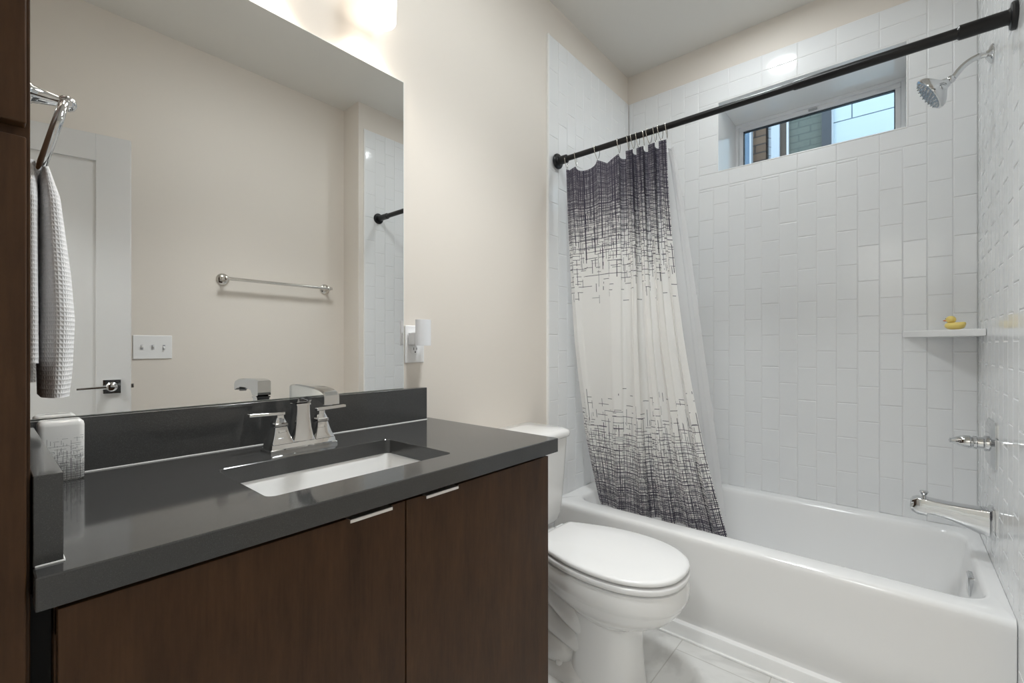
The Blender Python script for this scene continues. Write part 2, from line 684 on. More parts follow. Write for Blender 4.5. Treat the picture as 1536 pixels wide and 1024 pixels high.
# ---- tiles: every tile a pillowed slab, one mesh per wall
def tile_mesh(mapper, cells, name, parent):
    mb = MB()
    g, bv = 0.0011, 0.0026
    for (u0, v0, u1, v1) in cells:
        u0 += g; v0 += g; u1 -= g; v1 -= g
        if u1 - u0 < 0.008 or v1 - v0 < 0.008:
            continue
        a = random.uniform(-1, 1) * 0.00006
        b = random.uniform(-1, 1) * 0.00006
        t0 = [(u0, v0), (u1, v0), (u1, v1), (u0, v1)]
        t1 = [(u0 + bv, v0 + bv), (u1 - bv, v0 + bv), (u1 - bv, v1 - bv), (u0 + bv, v1 - bv)]
        tl = [(-a - b), (a - b), (a + b), (-a + b)]
        vs = [mapper(u, v, -0.003) for u, v in t0] + [mapper(u, v, -0.0013 + w) for (u, v), w in zip(t0, tl)] + \
             [mapper(u, v, 0.0 + w) for (u, v), w in zip(t1, tl)]
        fs = [(8, 9, 10, 11)]
        for i in range(4):
            j = (i + 1) % 4
            fs += [(i, j, 4 + j, 4 + i), (4 + i, 4 + j, 8 + j, 8 + i)]
        mb.add(vs, fs)
    mb.mi = [0 if k % 9 == 0 else 1 for k in range(len(mb.f))]
    ob = mb.build(name, ['tile_glaze', 'tile_rounding'], parent, angle=10)
    ob['kind'] = 'structure'
    return ob


PU, PV = 0.0778, 0.158


def vertical_cells(u0, u1, v0, v1, uph, vph, holes=()):
    out = []
    k0 = math.floor((u0 - uph) / PU) - 1
    for k in range(k0, k0 + int((u1 - u0) / PU) + 4):
        a, b = uph + k * PU, uph + (k + 1) * PU
        off = vph + (PV / 2 if k % 2 else 0)
        j0 = math.floor((v0 - off) / PV) - 1
        for j in range(j0, j0 + int((v1 - v0) / PV) + 4):
            c, d = off + j * PV, off + (j + 1) * PV
            aa, bb, cc, dd = max(a, u0), min(b, u1), max(c, v0), min(d, v1)
            if bb - aa > 0.006 and dd - cc > 0.006:
                out.append((aa, cc, bb, dd))
    return out


def grid_cells(u0, u1, v0, v1, nu, nv):
    return [(u0 + (u1 - u0) * i / nu, v0 + (v1 - v0) * j / nv, u0 + (u1 - u0) * (i + 1) / nu, v0 + (v1 - v0) * (j + 1) / nv)
            for i in range(nu) for j in range(nv)]


# far wall: u = -y
EB = RIM - 0.015
UPH = 1.0396 - 20 * PU
VPH = 1.6685 - 20 * PV
cells = []
B0, B1 = 0.4172, 1.3508
cells += vertical_cells(0.0, B0, EB, TT, UPH, VPH)
cells += vertical_cells(B1, 1.50, EB, TT, UPH, VPH)
cells += vertical_cells(B0, B1, EB, 1.998, UPH, VPH)
cells += grid_cells(B0, B1, 1.998, WZ0, 6, 1)
cells += grid_cells(B0, B1, WZ1, TT, 6, 2)
for zz0, zz1 in ((WZ0, WZ0 + 0.045), (WZ0 + 0.045, WZ0 + 0.045 + PV), (WZ0 + 0.045 + PV, WZ0 + 0.045 + 2 * PV), (WZ0 + 0.045 + 2 * PV, WZ1)):
    cells += [(B0, zz0, -WY1, zz1), (-WY0, zz0, B1, zz1)]
tile_mesh(lambda u, v, n: (2.58 - n, -u, v), cells, 'tile', wf)
gb = MB()
for (a, b, c, d) in ((0, -WY1, EB, TT), (-WY0, 1.508, EB, TT), (-WY1, -WY0, EB, WZ0), (-WY1, -WY0, WZ1, TT)):
    gb.box(2.5818, XF + 0.001, -b, -a, c, d)
gb.build('grout', 'grout', wf, smooth=False)['kind'] = 'structure'
# left wall: u = x
tile_mesh(lambda u, v, n: (u, 0.0 - n, v), vertical_cells(TX + 0.006, 2.58, 0.0, TT, TX + 0.006, VPH), 'tile', wl)
MB().box(TX + 0.006, 2.58, 0.0018, 0.011, 0, TT).build('grout', 'grout', wl, smooth=False)['kind'] = 'structure'
MB().box(TX, TX + 0.006, -0.0015, 0.011, 0, TT).build('tile_edge', 'caulk', wl, smooth=False)['kind'] = 'structure'
# shower-head wall
tile_mesh(lambda u, v, n: (u, -1.50 + n, v), vertical_cells(TX - 0.040, 2.58, 0.0, TT, TX - 0.040, VPH + 0.04), 'tile', wr)
MB().box(TX - 0.040, 2.58, -1.509, -1.5018, 0, TT).build('grout', 'grout', wr, smooth=False)['kind'] = 'structure'
MB().box(TX - 0.046, TX - 0.040, -1.509, -1.4985, 0, TT).build('tile_edge', 'caulk', wr, smooth=False)['kind'] = 'structure'

# baseboards
for nm, a, lab in (('baseboard_left', (1.02, TX, -0.004, 0.01), 'white baseboard on the wall behind the toilet'),
                   ('baseboard_near', (XE, XS, YD, YD + 0.014), 'white baseboard under the towel bar wall')):
    tag(MB().box(a[0], a[1], a[2], a[3], 0, 0.10).build(nm, 'trim_paint', bevel=0.004), lab, 'baseboard', kind='structure')

# ------------------------------------------------------------------ window
w = thing('window_1', (2.95, -0.902, WZ0), 'small wide white vinyl window set deep in the tiled far wall', 'window', kind='structure')
mb = MB()   # lining of the deep recess
t = 0.006
mb.box(2.579, 2.92, WY0, WY0 + t, WZ0, WZ1)
mb.box(2.579, 2.92, WY1 - t, WY1, WZ0, WZ1)
mb.box(2.579, 2.92, WY0 + t, WY1 - t, WZ0, WZ0 + t)
mb.box(2.579, 2.92, WY0 + t, WY1 - t, WZ1 - t, WZ1)
mb.build('recess_lining', 'acrylic', w, bevel=0.0015)


def frame_mb(x0, x1, y0, y1, z0, z1, wd):
    mb = MB()
    mb.box(x0, x1, y0, y1, z0, z0 + wd).box(x0, x1, y0, y1, z1 - wd, z1)
    mb.box(x0, x1, y0, y0 + wd, z0 + wd, z1 - wd).box(x0, x1, y1 - wd, y1, z0 + wd, z1 - wd)
    return mb


frame_mb(2.915, 2.975, WY0 + t, WY1 - t, WZ0 + t, WZ1 - t, 0.016).build('frame', 'vinyl', w, bevel=0.002)
sash = frame_mb(2.928, 2.965, WY0 + 0.022, WY1 - 0.022, WZ0 + 0.020, WZ1 - 0.022, 0.022).build('sash', 'vinyl', w, bevel=0.003)
frame_mb(2.940, 2.962, WY0 + 0.044, WY1 - 0.044, WZ0 + 0.042, WZ1 - 0.044, 0.004).build('gasket', 'outside_dark', sash)
MB().box(2.950, 2.954, WY0 + 0.046, WY1 - 0.046, WZ0 + 0.044, WZ1 - 0.046).build('glass', 'window_glass', sash, smooth=False)
MB().box(2.922, 2.928, -0.925, -0.885, WZ1 - 0.040, WZ1 - 0.028).build('latch', 'grey_plastic', sash, bevel=0.002)

# the house next door, seen through the window
n = thing('neighbour_house', (4.3, -0.7, 0), 'house next door with brick and pale panels, seen through the high window', 'house')
MB().box(4.34, 4.6, -0.398, 1.2, 0, 5).build('brick_wall', 'brown_brick', n, smooth=False)
MB().box(4.30, 4.36, -0.288, 0.1, 1.6, 4.2).build('blue_window', 'outside_blue', n, smooth=False)
MB().box(4.27, 4.36, -0.300, -0.288, 1.6, 4.2).build('window_trim', 'outside_white', n, smooth=False)
sd = MB()
for i in range(40):
    z = 1.0 + i * 0.075
    sd.add([(4.40, -0.398, z + 0.06), (4.40, -0.398, z + 0.132), (4.28, -0.452, z + 0.072), (4.28, -0.452, z)], [(0, 1, 2, 3)])
sd.build('side_siding', 'outside_white', n, smooth=False)
MB().box(4.405, 4.42, -0.452, -0.398, 0, 5).build('siding_shadow_gap', 'outside_dark', n, smooth=False)
MB().box(4.27, 4.6, -0.511, -0.452, 0, 5).build('corner_board', 'outside_white', n, smooth=False)
MB().box(4.30, 4.6, -0.559, -0.511, 0, 5).build('door_frame', 'outside_brown', n, smooth=False)
MB().box(4.29, 4.6, -0.573, -0.559, 0, 5).build('door_trim', 'grey_plastic', n, smooth=False)
MB().box(4.32, 4.6, -0.800, -0.573, 0, 5).build('green_window_pane', 'brick_reflection_pane', n, smooth=False)  # neighbour's window glass, its brick reflection is in the colour
MB().box(4.28, 4.6, -0.862, -0.800, 0, 5).build('dark_window_frame', 'outside_dark', n, smooth=False)  # dark frame of the neighbour's window
pn = MB()
pn.box(4.30, 4.6, -2.6, -0.874, 0, 2.868)
pn.box(4.30, 4.6, -0.985, -0.874, 2.876, 5)
pn.box(4.30, 4.6, -2.6, -0.993, 2.876, 5)
pn.build('wall_panel', 'panel_white', n, smooth=False)
MB().box(4.308, 4.59, -2.6, -0.874, 0, 5).build('panel_seam', 'panel_seam', n, smooth=False)
MB().box(4.285, 4.6, -0.874, -0.862, 0, 5).build('panel_edge', 'outside_white', n, smooth=False)
tag(MB().box(2.97, 9, -6, 6, -0.3, -0.2).build('ground_outside', 'outside_ground', smooth=False), 'bare ground outside the window', 'ground', kind='structure')

# ------------------------------------------------------------------ lights (each lamp in its own builder)
v = thing('vanity_light', (0.48, WP, 2.25), 'three-shade vanity wall light glowing above the mirror', 'light')
MB().box(0.10, 0.86, -0.004, 0.0095, 2.215, 2.285).build('backplate', 'nickel', v, bevel=0.004)
for k, x in enumerate((0.186, 0.48, 0.774)):
    arm = MB().tube(spline([(x, -0.01, 2.25), (x, -0.05, 2.262), (x, -0.072, 2.26), (x, -0.0722, 2.23)], 14), 0.008)
    a = arm.build('arm', 'nickel', v)
    sh = MB()
    pr = [(0.052, 2.118), (0.0525, 2.14), (0.054, 2.18), (0.056, 2.215), (0.0565, 2.222), (0.030, 2.230), (0.018, 2.232)]
    inn = [(0.016, 2.227), (0.052, 2.218), (0.050, 2.18), (0.0485, 2.14), (0.048, 2.118)]
    sh.lathe([(r, z) for r, z in pr + inn] + [(0.052, 2.118)], (x, -0.072, 0), n=40, caps=False)
    sh.build('shade', 'shade_glass', v)
    lt = bpy.data.lights.new('bulb', 'SPOT')
    lt.spot_size = math.radians(122)
    lt.spot_blend = 0.6
    lt.energy = BULB_W
    lt.color = (1.0, 0.89, 0.76)
    lt.shadow_soft_size = 0.028
    lo = bpy.data.objects.new('bulb', lt)
    lo.location = (x - 0.48, -0.072 - WP, 2.165 - 2.25)
    lo.parent = v
    COL.objects.link(lo)


def can(x, y, label, lens='can_lens'):
    c = thing('recessed_light', (x, y, H), label, 'light')
    MB().lathe([(0.070, -0.001), (0.088, -0.001), (0.090, -0.004), (0.086, -0.008), (0.074, -0.007), (0.070, -0.003)], (x, y, H), n=40, caps=False).build('trim_ring', 'trim_paint', c)
    MB().lathe([(0.0, -0.0025), (0.071, -0.0025), (0.071, -0.0012), (0.0, -0.0012)], (x, y, H), n=40).build('lens', lens, c, smooth=False)


can(2.117, -0.745, 'round recessed light in the ceiling above the middle of the bathtub')
fm = thing('added_fill_light', (1.0, -0.70, H), 'added round ceiling fill light in front of the vanity', 'light')  # added lamp, evens out the brightness of the room
MB().lathe([(0.160, 0.0), (0.160, -0.020), (0.151, -0.022), (0.151, 0.0)], (1.0, -0.70, H), n=48, caps=False).build('rim', 'nickel', fm)
MB().lathe([(0.150, -0.001), (0.150, -0.020), (0.135, -0.034), (0.095, -0.045), (0.04, -0.050), (0.0, -0.051)], (1.0, -0.70, H), n=48).build('diffuser', 'fill_diffuser', fm)
sl_ = bpy.data.lights.new('fill_spot', 'SPOT')       # added spot, brightens what lies below the fill light
sl_.energy = FILL_DOWN_W
sl_.color = (0.95, 0.985, 1.0)
sl_.spot_size = math.radians(110)
sl_.spot_blend = 0.9
sl_.shadow_soft_size = 0.12
so_ = bpy.data.objects.new('fill_spot', sl_)
so_.location = (0, 0, -0.19)
so_.parent = fm
COL.objects.link(so_)

# ------------------------------------------------------------------ hall beyond the doorway (out of view, gives the spill through the door)
hx0, hx1, hy0, hy1 = -1.6, XE - 0.1, -2.3, 0.1
hl = MB()
hl.box(hx0 - 0.1, hx0, hy0, hy1, 0, 2.6).box(hx0, hx1, hy0 - 0.1, hy0, 0, 2.6).box(hx0, hx1, hy1, hy1 + 0.1, 0, 2.6).box(hx0, hx1, hy0, hy1, 2.6, 2.7)
tag(hl.build('wall_hall', 'hall_paint', smooth=False), 'plain cream hallway walls beyond the open door', 'wall', kind='structure')
tag(MB().box(hx0, XE, hy0, hy1, -0.08, -0.001).build('floor_hall', 'outside_ground', smooth=False), 'hallway floor beyond the open door', 'floor', kind='structure')
hlt = thing('hall_fill_light', (-1.0, -1.2, 2.6), 'added round fill light in the hallway beyond the open door', 'light')  # added lamp out of view, sends fill through the doorway
MB().lathe([(0.15, 0), (0.155, -0.03), (0.13, -0.06)], (-1.0, -1.2, 2.6), n=40).build('diffuser', 'hall_fill_lens', hlt)
MB().lathe([(0.165, 0.0), (0.165, -0.02), (0.156, -0.02), (0.156, 0.0)], (-1.0, -1.2, 2.6), n=40, caps=False).build('rim', 'nickel', hlt)

# ------------------------------------------------------------------ door, open, seen in the mirror
d = thing('door_1', (-0.243, -1.657, 0.008), 'white one-panel door standing open, seen in the mirror', 'door', kind='structure', rot=(0, 0, math.radians(13.0)))
DWD, DHT, ST = 0.722, 2.102, 0.122
mb = MB()
y0, y1 = -0.036, 0.0
mb.box(0, ST, y0, y1, 0, DHT).box(DWD - ST, DWD, y0, y1, 0, DHT)
mb.box(ST, DWD - ST, y0, y1, DHT - ST, DHT).box(ST, DWD - ST, y0, y1, 0, 0.22)
mb.build('leaf_frame', 'door_paint', d, bevel=0.0015, local=True)
MB().box(ST - 0.004, DWD - ST + 0.004, y0 + 0.010, y1 - 0.010, 0.216, DHT - ST + 0.004).build('panel', 'door_paint', d, smooth=False, local=True)
hz, hx = 0.945, DWD - 0.066
for s in (1, -1):
    yy = y1 if s > 0 else y0
    h = MB().box(hx - 0.032, hx + 0.032, yy, yy + s * 0.009, hz - 0.032, hz + 0.032).build('door_handle', 'chrome', d, bevel=0.0015, local=True)
    MB().lathe([(0.021, 0), (0.021, 0.006), (0.013, 0.012), (0.012, 0.044), (0.015, 0.048), (0.015, 0.056), (0.010, 0.058)], (hx, yy + s * 0.009, hz), (0, s, 0), n=24).build('spindle', 'chrome', h, local=True)
    MB().tube([(hx + 0.008, yy + s * 0.058, hz), (hx - 0.05, yy + s * 0.060, hz - 0.001), (hx - 0.112, yy + s * 0.058, hz - 0.004)], [0.0078, 0.0065, 0.006], n=14).build('lever', 'chrome', h, local=True)
MB().box(DWD, DWD + 0.011, -0.026, -0.010, hz - 0.010, hz + 0.010).build('latch_bolt', 'nickel', d, bevel=0.002, local=True)
for z in (0.25, 1.0, 1.8):
    MB().tube([(-0.006, -0.036, z - 0.045), (-0.006, -0.036, z + 0.045)], 0.006).build('hinge', 'nickel', d, local=True)
tr = MB()
tr.box(XE - 0.105, XE + 0.0, DY0 - 0.0, DY0 + 0.018, 0, DH).box(XE - 0.105, XE, DY1 - 0.018, DY1, 0, DH).box(XE - 0.105, XE, DY0 + 0.018, DY1 - 0.018, DH - 0.018, DH)
tr.box(XE, XE + 0.014, DY1 - 0.008, DY1 + 0.06, 0, DH + 0.06).box(XE, XE + 0.014, DY0 - 0.055, DY0 + 0.008, 0, DH + 0.06).box(XE, XE + 0.014, DY0 + 0.008, DY1 - 0.008, DH - 0.008, DH + 0.06)
tag(tr.build('trim_1', 'trim_paint', bevel=0.002), 'white casing around the doorway behind the open door', 'trim', kind='structure')

# ------------------------------------------------------------------ mirror
mi = thing('wall_mirror', (0.48, 0, 0.999), 'large frameless mirror above the vanity, against the cream wall', 'mirror')
MB().box(0.0402, 0.921, 0.0032, 0.009, 0.9985, 2.024).build('edge', 'mirror_edge', mi, smooth=False)
MB().box(0.0415, 0.9195, 0.0028, 0.0032, 0.9995, 2.0225).build('glass', 'mirror_glass', mi, smooth=False)

# ------------------------------------------------------------------ linen tower
tw = thing('linen_cabinet', (-0.13, -0.27, 0), 'tall dark brown linen cabinet beside the vanity', 'cabinet')
TXR = 0.037
TF = -0.505
mb = MB().box(XE + 0.003, TXR, TF, -0.003, 0.10, 2.45).box(XE + 0.003, TXR - 0.01, TF + 0.06, -0.003, 0, 0.10)
mb.build('body', 'espresso_wood', tw, bevel=0.0015)
for (z0, z1, hz) in ((0.11, 1.371, 1.29), (1.386, 2.445, 1.45)):
    dd = MB().box(XE + 0.008, TXR - 0.004, TF - 0.0205, TF - 0.001, z0, z1).build('door', 'espresso_wood', tw, bevel=0.0018, segs=3)
    MB().box(XE + 0.02, XE + 0.028, TF - 0.045, TF - 0.0205, hz - 0.045, hz + 0.045).build('handle', 'brushed_pull', dd, bevel=0.001)

# ------------------------------------------------------------------ vanity
CB, CT = 0.851, 0.888
va = thing('vanity_cabinet', (0.53, -0.27, 0), 'dark brown vanity cabinet with two doors below the grey counter', 'cabinet')
VX0, VX1, VF = 0.0555, 1.015, -0.505
mb = MB()
mb.box(VX0, VX1 - 0.018, VF, VF + 0.018, 0.10, 0.62)          # face behind the doors, below the basin
mb.box(VX0, VX0 + 0.018, VF, -0.003, 0.10, CB - 0.001)
mb.box(VX1 - 0.018, VX1, VF - 0.0, -0.003, 0.0, CB - 0.001)
mb.box(VX0 + 0.018, VX1 - 0.018, VF, -0.003, 0.10, 0.118)
mb.box(VX0 + 0.018, VX1 - 0.018, -0.012, -0.003, 0.118, CB - 0.001)
mb.box(VX0, VX1 - 0.018, VF, VF + 0.018, 0.80, CB - 0.001)
mb.box(VX0 + 0.02, VX1 - 0.018, VF + 0.07, VF + 0.085, 0.0, 0.10)
mb.build('body', 'espresso_wood', va, bevel=0.001)
MB().box(TXR + 0.0005, VX0 - 0.0005, VF + 0.02, VF + 0.03, 0.0, CB - 0.002).build('shaded_filler', 'dark_gap', va, smooth=False)  # recessed filler, coloured near-black for the shade in the gap
for (x0, x1, p0, p1) in ((VX0 + 0.002, 0.5385, 0.415, 0.501), (0.5415, VX1 - 0.001, 0.581, 0.668)):
    dd = MB().box(x0, x1, VF - 0.0205, VF - 0.001, 0.105, 0.838).build('door', 'espresso_wood', va, bevel=0.0012, segs=2)
    pl = MB()
    pl.box(p0, p1, VF - 0.0335, VF - 0.005, 0.8385, 0.8403).box(p0, p1, VF - 0.0335, VF - 0.0318, 0.8335, 0.8403)
    pl.build('pull', 'brushed_pull', dd, bevel=0.0005)

# countertop with an opening for the basin
ct = thing('countertop', (0.53, -0.27, CB), 'dark grey quartz countertop with backsplash on the vanity', 'countertop')
SX0, SX1, SY0, SY1 = 0.312, 0.720, -0.459, -0.202
CX0, CX1, CY0, CY1 = 0.0385, 1.030, -0.548, 0.0085
N = 6
outer_t = rrect(CX0, CX1, CY0, CY1, 0.003, CT, N)
outer_b = rrect(CX0, CX1, CY0, CY1, 0.003, CB, N)
inner_t = rrect(SX0, SX1, SY0, SY1, 0.014, CT, N)
inner_b = rrect(SX0, SX1, SY0, SY1, 0.014, CB, N)


def inset(x0, x1, y0, y1, r, z, d):
    return rrect(x0 + d, x1 - d, y0 + d, y1 - d, max(r - d, 0.0008), z, N)


b2 = 0.0016
loops = [inset(CX0, CX1, CY0, CY1, 0.003, CT, b2), outer_t and rrect(CX0, CX1, CY0, CY1, 0.003, CT - b2, N), outer_b, inner_b,
         rrect(SX0, SX1, SY0, SY1, 0.014, CT - b2, N), inset(SX0, SX1, SY0, SY1, 0.014, CT, -b2)]
loops.append(loops[0])
MB().loft(loops, False, False).build('slab', 'quartz', ct, angle=30)
MB().box(0.0385, 1.000, -0.0205, 0.0085, CT, 0.9975).build('backsplash', 'quartz', ct, bevel=0.0012)
MB().box(0.0385, 0.0635, -0.512, -0.0225, CT, 0.992).build('side_splash', 'quartz', ct, bevel=0.0012)
ck = MB().box(0.065, 1.000, -0.0225, -0.0200, CT - 0.0005, CT + 0.0022)
ck.box(0.0635, 0.0650, -0.512, -0.0225, CT - 0.0005, CT + 0.0025).box(0.0400, 0.065, -0.5135, -0.512, CT - 0.0005, CT + 0.002)
ck.build('caulk_line', 'caulk', ct, bevel=0.0008)

# basin
sk = thing('sink_basin', (0.516, -0.33, CB), 'white rectangular undermount basin set into the grey counter', 'sink')
lp = [rrect(SX0 - 0.03, SX1 + 0.03, SY0 - 0.025, SY1 + 0.03, 0.03, CB - 0.0005, N)]
lp += [rrect(SX0 - 0.004, SX1 + 0.004, SY0 - 0.004, SY1 + 0.004, 0.028, CB - 0.0005, N)]
for (dz, e, r) in ((0.010, 0.004, 0.03), (0.06, 0.012, 0.034), (0.105, 0.022, 0.04), (0.125, 0.040, 0.045), (0.132, 0.070, 0.045)):
    lp.append(rrect(SX0 - 0.004 + e, SX1 + 0.004 - e, SY0 - 0.004 + e * 0.8, SY1 + 0.004 - e * 0.8, r, CB - dz, N))
lp.append(rrect(0.49, 0.542, -0.355, -0.305, 0.02, CB - 0.137, N))
out = [rrect(0.48, 0.552, -0.365, -0.295, 0.02, CB - 0.150, N), rrect(SX0 + 0.03, SX1 - 0.03, SY0 + 0.03, SY1 - 0.03, 0.05, CB - 0.145, N),
       rrect(SX0 - 0.016, SX1 + 0.016, SY0 - 0.016, SY1 + 0.016, 0.03, CB - 0.02, N), rrect(SX0 - 0.03, SX1 + 0.03, SY0 - 0.025, SY1 + 0.03, 0.03, CB - 0.015, N)]
MB().loft(lp + out + [lp[0]], False, False).build('bowl', 'porcelain', sk, angle=50)
MB().lathe([(0.0, 0.004), (0.018, 0.004), (0.022, 0.001), (0.022, -0.004), (0.0, -0.004)], (0.516, -0.33, CB - 0.136), n=28).build('drain', 'chrome', sk)

# faucet
fx = 0.520
CTF = CT
fa = thing('sink_faucet', (fx, -0.12, CT), 'chrome two-handle faucet on the grey counter behind the basin', 'faucet')


def sq(cx, cy, hw, hd, z, r=0.002):
    return rrect(cx - hw, cx + hw, cy - hd, cy + hd, min(r, hw * 0.9, hd * 0.9), z, 3)


fy = -0.120
MB().loft([sq(fx, fy, 0.083, 0.030, CT), sq(fx, fy, 0.083, 0.030, CT + 0.006), sq(fx, fy, 0.080, 0.027, CT + 0.008),
           sq(fx, fy, 0.078, 0.025, CT + 0.018), sq(fx, fy, 0.074, 0.021, CT + 0.021)]).build('base_plate', 'chrome', fa, angle=25)
sp = MB()
zz = [(0.019, 0.027, 0.023), (0.030, 0.0235, 0.0205), (0.050, 0.020, 0.018), (0.075, 0.0175, 0.0165), (0.095, 0.0165, 0.0165), (0.110, 0.0165, 0.0165)]
sp.loft([sq(fx, fy, a, b, CT + z) for z, a, b in zz])
sp.loft([sq(fx, fy, 0.0185, 0.0185, CT + 0.106), sq(fx, fy, 0.0185, 0.0185, CT + 0.110)])
path = [(fy + 0.022, 0.114, 0.155), (fy + 0.006, 0.110, 0.158), (fy - 0.016, 0.112, 0.1585), (fy - 0.03, 0.126, 0.1585), (fy - 0.070, 0.1315, 0.1575), (fy - 0.105, 0.131, 0.156), (fy - 0.132, 0.127, 0.153), (fy - 0.150, 0.121, 0.148), (fy - 0.156, 0.119, 0.140)]
hw = [0.0175, 0.0175, 0.0175, 0.0175, 0.0175, 0.0178, 0.018, 0.018, 0.018]
lps = []
for (y, zl, zh), a in zip(path, hw):
    lps.append([(fx - a, y, CT + zl), (fx + a, y, CT + zl), (fx + a, y, CT + zh - 0.003), (fx + a - 0.003, y, CT + zh), (fx - a + 0.003, y, CT + zh), (fx - a, y, CT + zh - 0.003)])
sp.loft(lps)
sp.build('spout', 'chrome', fa, angle=28)
MB().lathe([(0.0, 0), (0.010, 0), (0.010, 0.006), (0.0, 0.006)], (fx, fy - 0.138, CT + 0.117), n=20).build('aerator', 'grey_plastic', fa)
for s in (-1, 1):
    hx = fx + s * 0.0515
    hb = MB()
    hb.loft([sq(hx, fy, a, a, CT + z) for z, a in ((0.019, 0.025), (0.023, 0.0245), (0.032, 0.0205), (0.046, 0.0165), (0.058, 0.0140), (0.060, 0.0155), (0.066, 0.0155), (0.068, 0.013), (0.076, 0.010), (0.080, 0.0085), (0.086, 0.0085))])
    h = hb.build('handle', 'chrome', fa, angle=25)
    lv = MB()
    lv.loft([[(hx + s * x, fy - a, CT + z - 0.0035), (hx + s * x, fy + a, CT + z - 0.0035), (hx + s * x, fy + a, CT + z + 0.0035), (hx + s * x, fy - a, CT + z + 0.0035)] for x, a, z in ((-0.012, 0.007, 0.089), (0.0, 0.008, 0.0895), (0.035, 0.0065, 0.0905), (0.068, 0.006, 0.0915))])
    lv.build('lever', 'chrome', h, bevel=0.0012)

# toothbrush holder
th = thing('toothbrush_holder', (0.098, -0.05, CT), 'white ceramic holder with black crosshatch print, in the counter corner', 'toothbrush holder')
hx0, hx1, hy0, hy1 = 0.0672, 0.130, -0.0765, -0.0265
HT = 0.113
mb = MB()
lp = [rrect(hx0 + 0.003, hx1 - 0.003, hy0 + 0.003, hy1 - 0.003, 0.007, CT + 0.0002, N), rrect(hx0, hx1, hy0, hy1, 0.009, CT + 0.004, N),
      rrect(hx0, hx1, hy0, hy1, 0.009, CT + 0.05, N), rrect(hx0, hx1, hy0, hy1, 0.009, CT + HT - 0.010, N), rrect(hx0 + 0.0012, hx1 - 0.0012, hy0 + 0.0012, hy1 - 0.0012, 0.009, CT + HT - 0.004, N),
      rrect(hx0 + 0.005, hx1 - 0.005, hy0 + 0.005, hy1 - 0.005, 0.007, CT + HT, N),
      rrect(hx0 + 0.010, hx1 - 0.008, hy0 + 0.019, hy1 - 0.019, 0.005, CT + HT, N), rrect(hx0 + 0.010, hx1 - 0.008, hy0 + 0.019, hy1 - 0.019, 0.005, CT + HT - 0.03, N)]
mb.loft(lp)
mb.uv = [((p[0] - hx0) + (p[1] - hy0) * 1.0, p[2] - CT) for p in mb.v]
mb.build('body', 'holder_ceramic', th, angle=50)

# ------------------------------------------------------------------ towel ring and towel on the side of the linen cabinet
px, py, pz = 0.092, -0.222, 1.537
rg = thing('towel_ring', (TXR, py, pz), 'chrome towel ring on the side of the tall brown cabinet', 'towel ring')
MB().lathe([(0.026, 0.0), (0.026, 0.005), (0.021, 0.009), (0.014, 0.016), (0.010, 0.034), (0.008, 0.045), (0.0105, 0.048), (0.0105, 0.052)], (TXR + 0.0005, py, pz), (1, 0, 0), n=28).build('post', 'chrome', rg)
MB().ball((px, py, pz), 0.0125, 0.0125, 0.0125).build('ball_joint', 'chrome', rg)
R = 0.072
tilt = 0.227
pts = []
for k in range(48):
    a = 2 * PI * k / 48
    yy, zz_ = R * math.sin(a), -R + R * math.cos(a)
    pts.append((px - 0.004 + zz_ * math.sin(tilt), py + yy, pz - 0.004 + zz_ * math.cos(tilt)))
MB().tube(pts, 0.0064, n=14, closed=True).build('ring', 'chrome', rg)

to = MB()


def towel_layer(zt, zb, cx_f, hx_f, hy_f, cyc, nz=70, n=60, ph=0.0):
    loops = []
    uvs = []
    for i in range(nz + 1):
        f = i / nz
        z = zt + (zb - zt) * f
        cx, hx_, hy_ = cx_f(z), hx_f(z), hy_f(z)
        lp = []
        acc = 0
        for k in range(n):
            a = 2 * PI * k / n
            c, s = math.cos(a), math.sin(a)
            ex = abs(c) ** 0.7 * (1 if c >= 0 else -1)
            ey = abs(s) ** 0.8 * (1 if s >= 0 else -1)
            wob = 1 + 0.10 * math.sin(3 * a + ph + z * 9) * min(1, f * 3) + 0.05 * math.sin(7 * a + ph)
            lp.append((cx + hx_ * ex * wob, cyc + hy_ * ey, z))
            uvs.append((k / n * 0.34, z))
        loops.append(lp)
    to.loft(loops)
    return uvs


ZT, ZB = 1.425, 1.063
zs = [1.063, 1.10, 1.18, 1.25, 1.32, 1.37, 1.41, 1.428]
fx_ = [0.089, 0.0925, 0.096, 0.0925, 0.086, 0.081, 0.070, 0.062]   # face of the towel towards the room
u1 = towel_layer(1.428, ZB, lambda z: interp(z, zs, [(x + 0.060) / 2 for x in fx_]), lambda z: interp(z, zs, [max((x - 0.060) / 2, 0.004) + 0.001 for x in fx_]),
                 lambda z: interp(z, [1.06, 1.2, 1.36, 1.43], [0.088, 0.088, 0.076, 0.052]), py + 0.002)
u2 = towel_layer(1.424, 1.115, lambda z: 0.0495, lambda z: interp(z, [1.1, 1.4, 1.43], [0.0085, 0.008, 0.006]),
                 lambda z: interp(z, [1.06, 1.2, 1.36, 1.43], [0.084, 0.084, 0.070, 0.028]), py - 0.004, ph=2.0)
to.uv = u1 + u2
tag(to.build('hand_towel', 'waffle_towel', angle=60), 'white waffle-weave hand towel hanging through the chrome ring', 'towel')

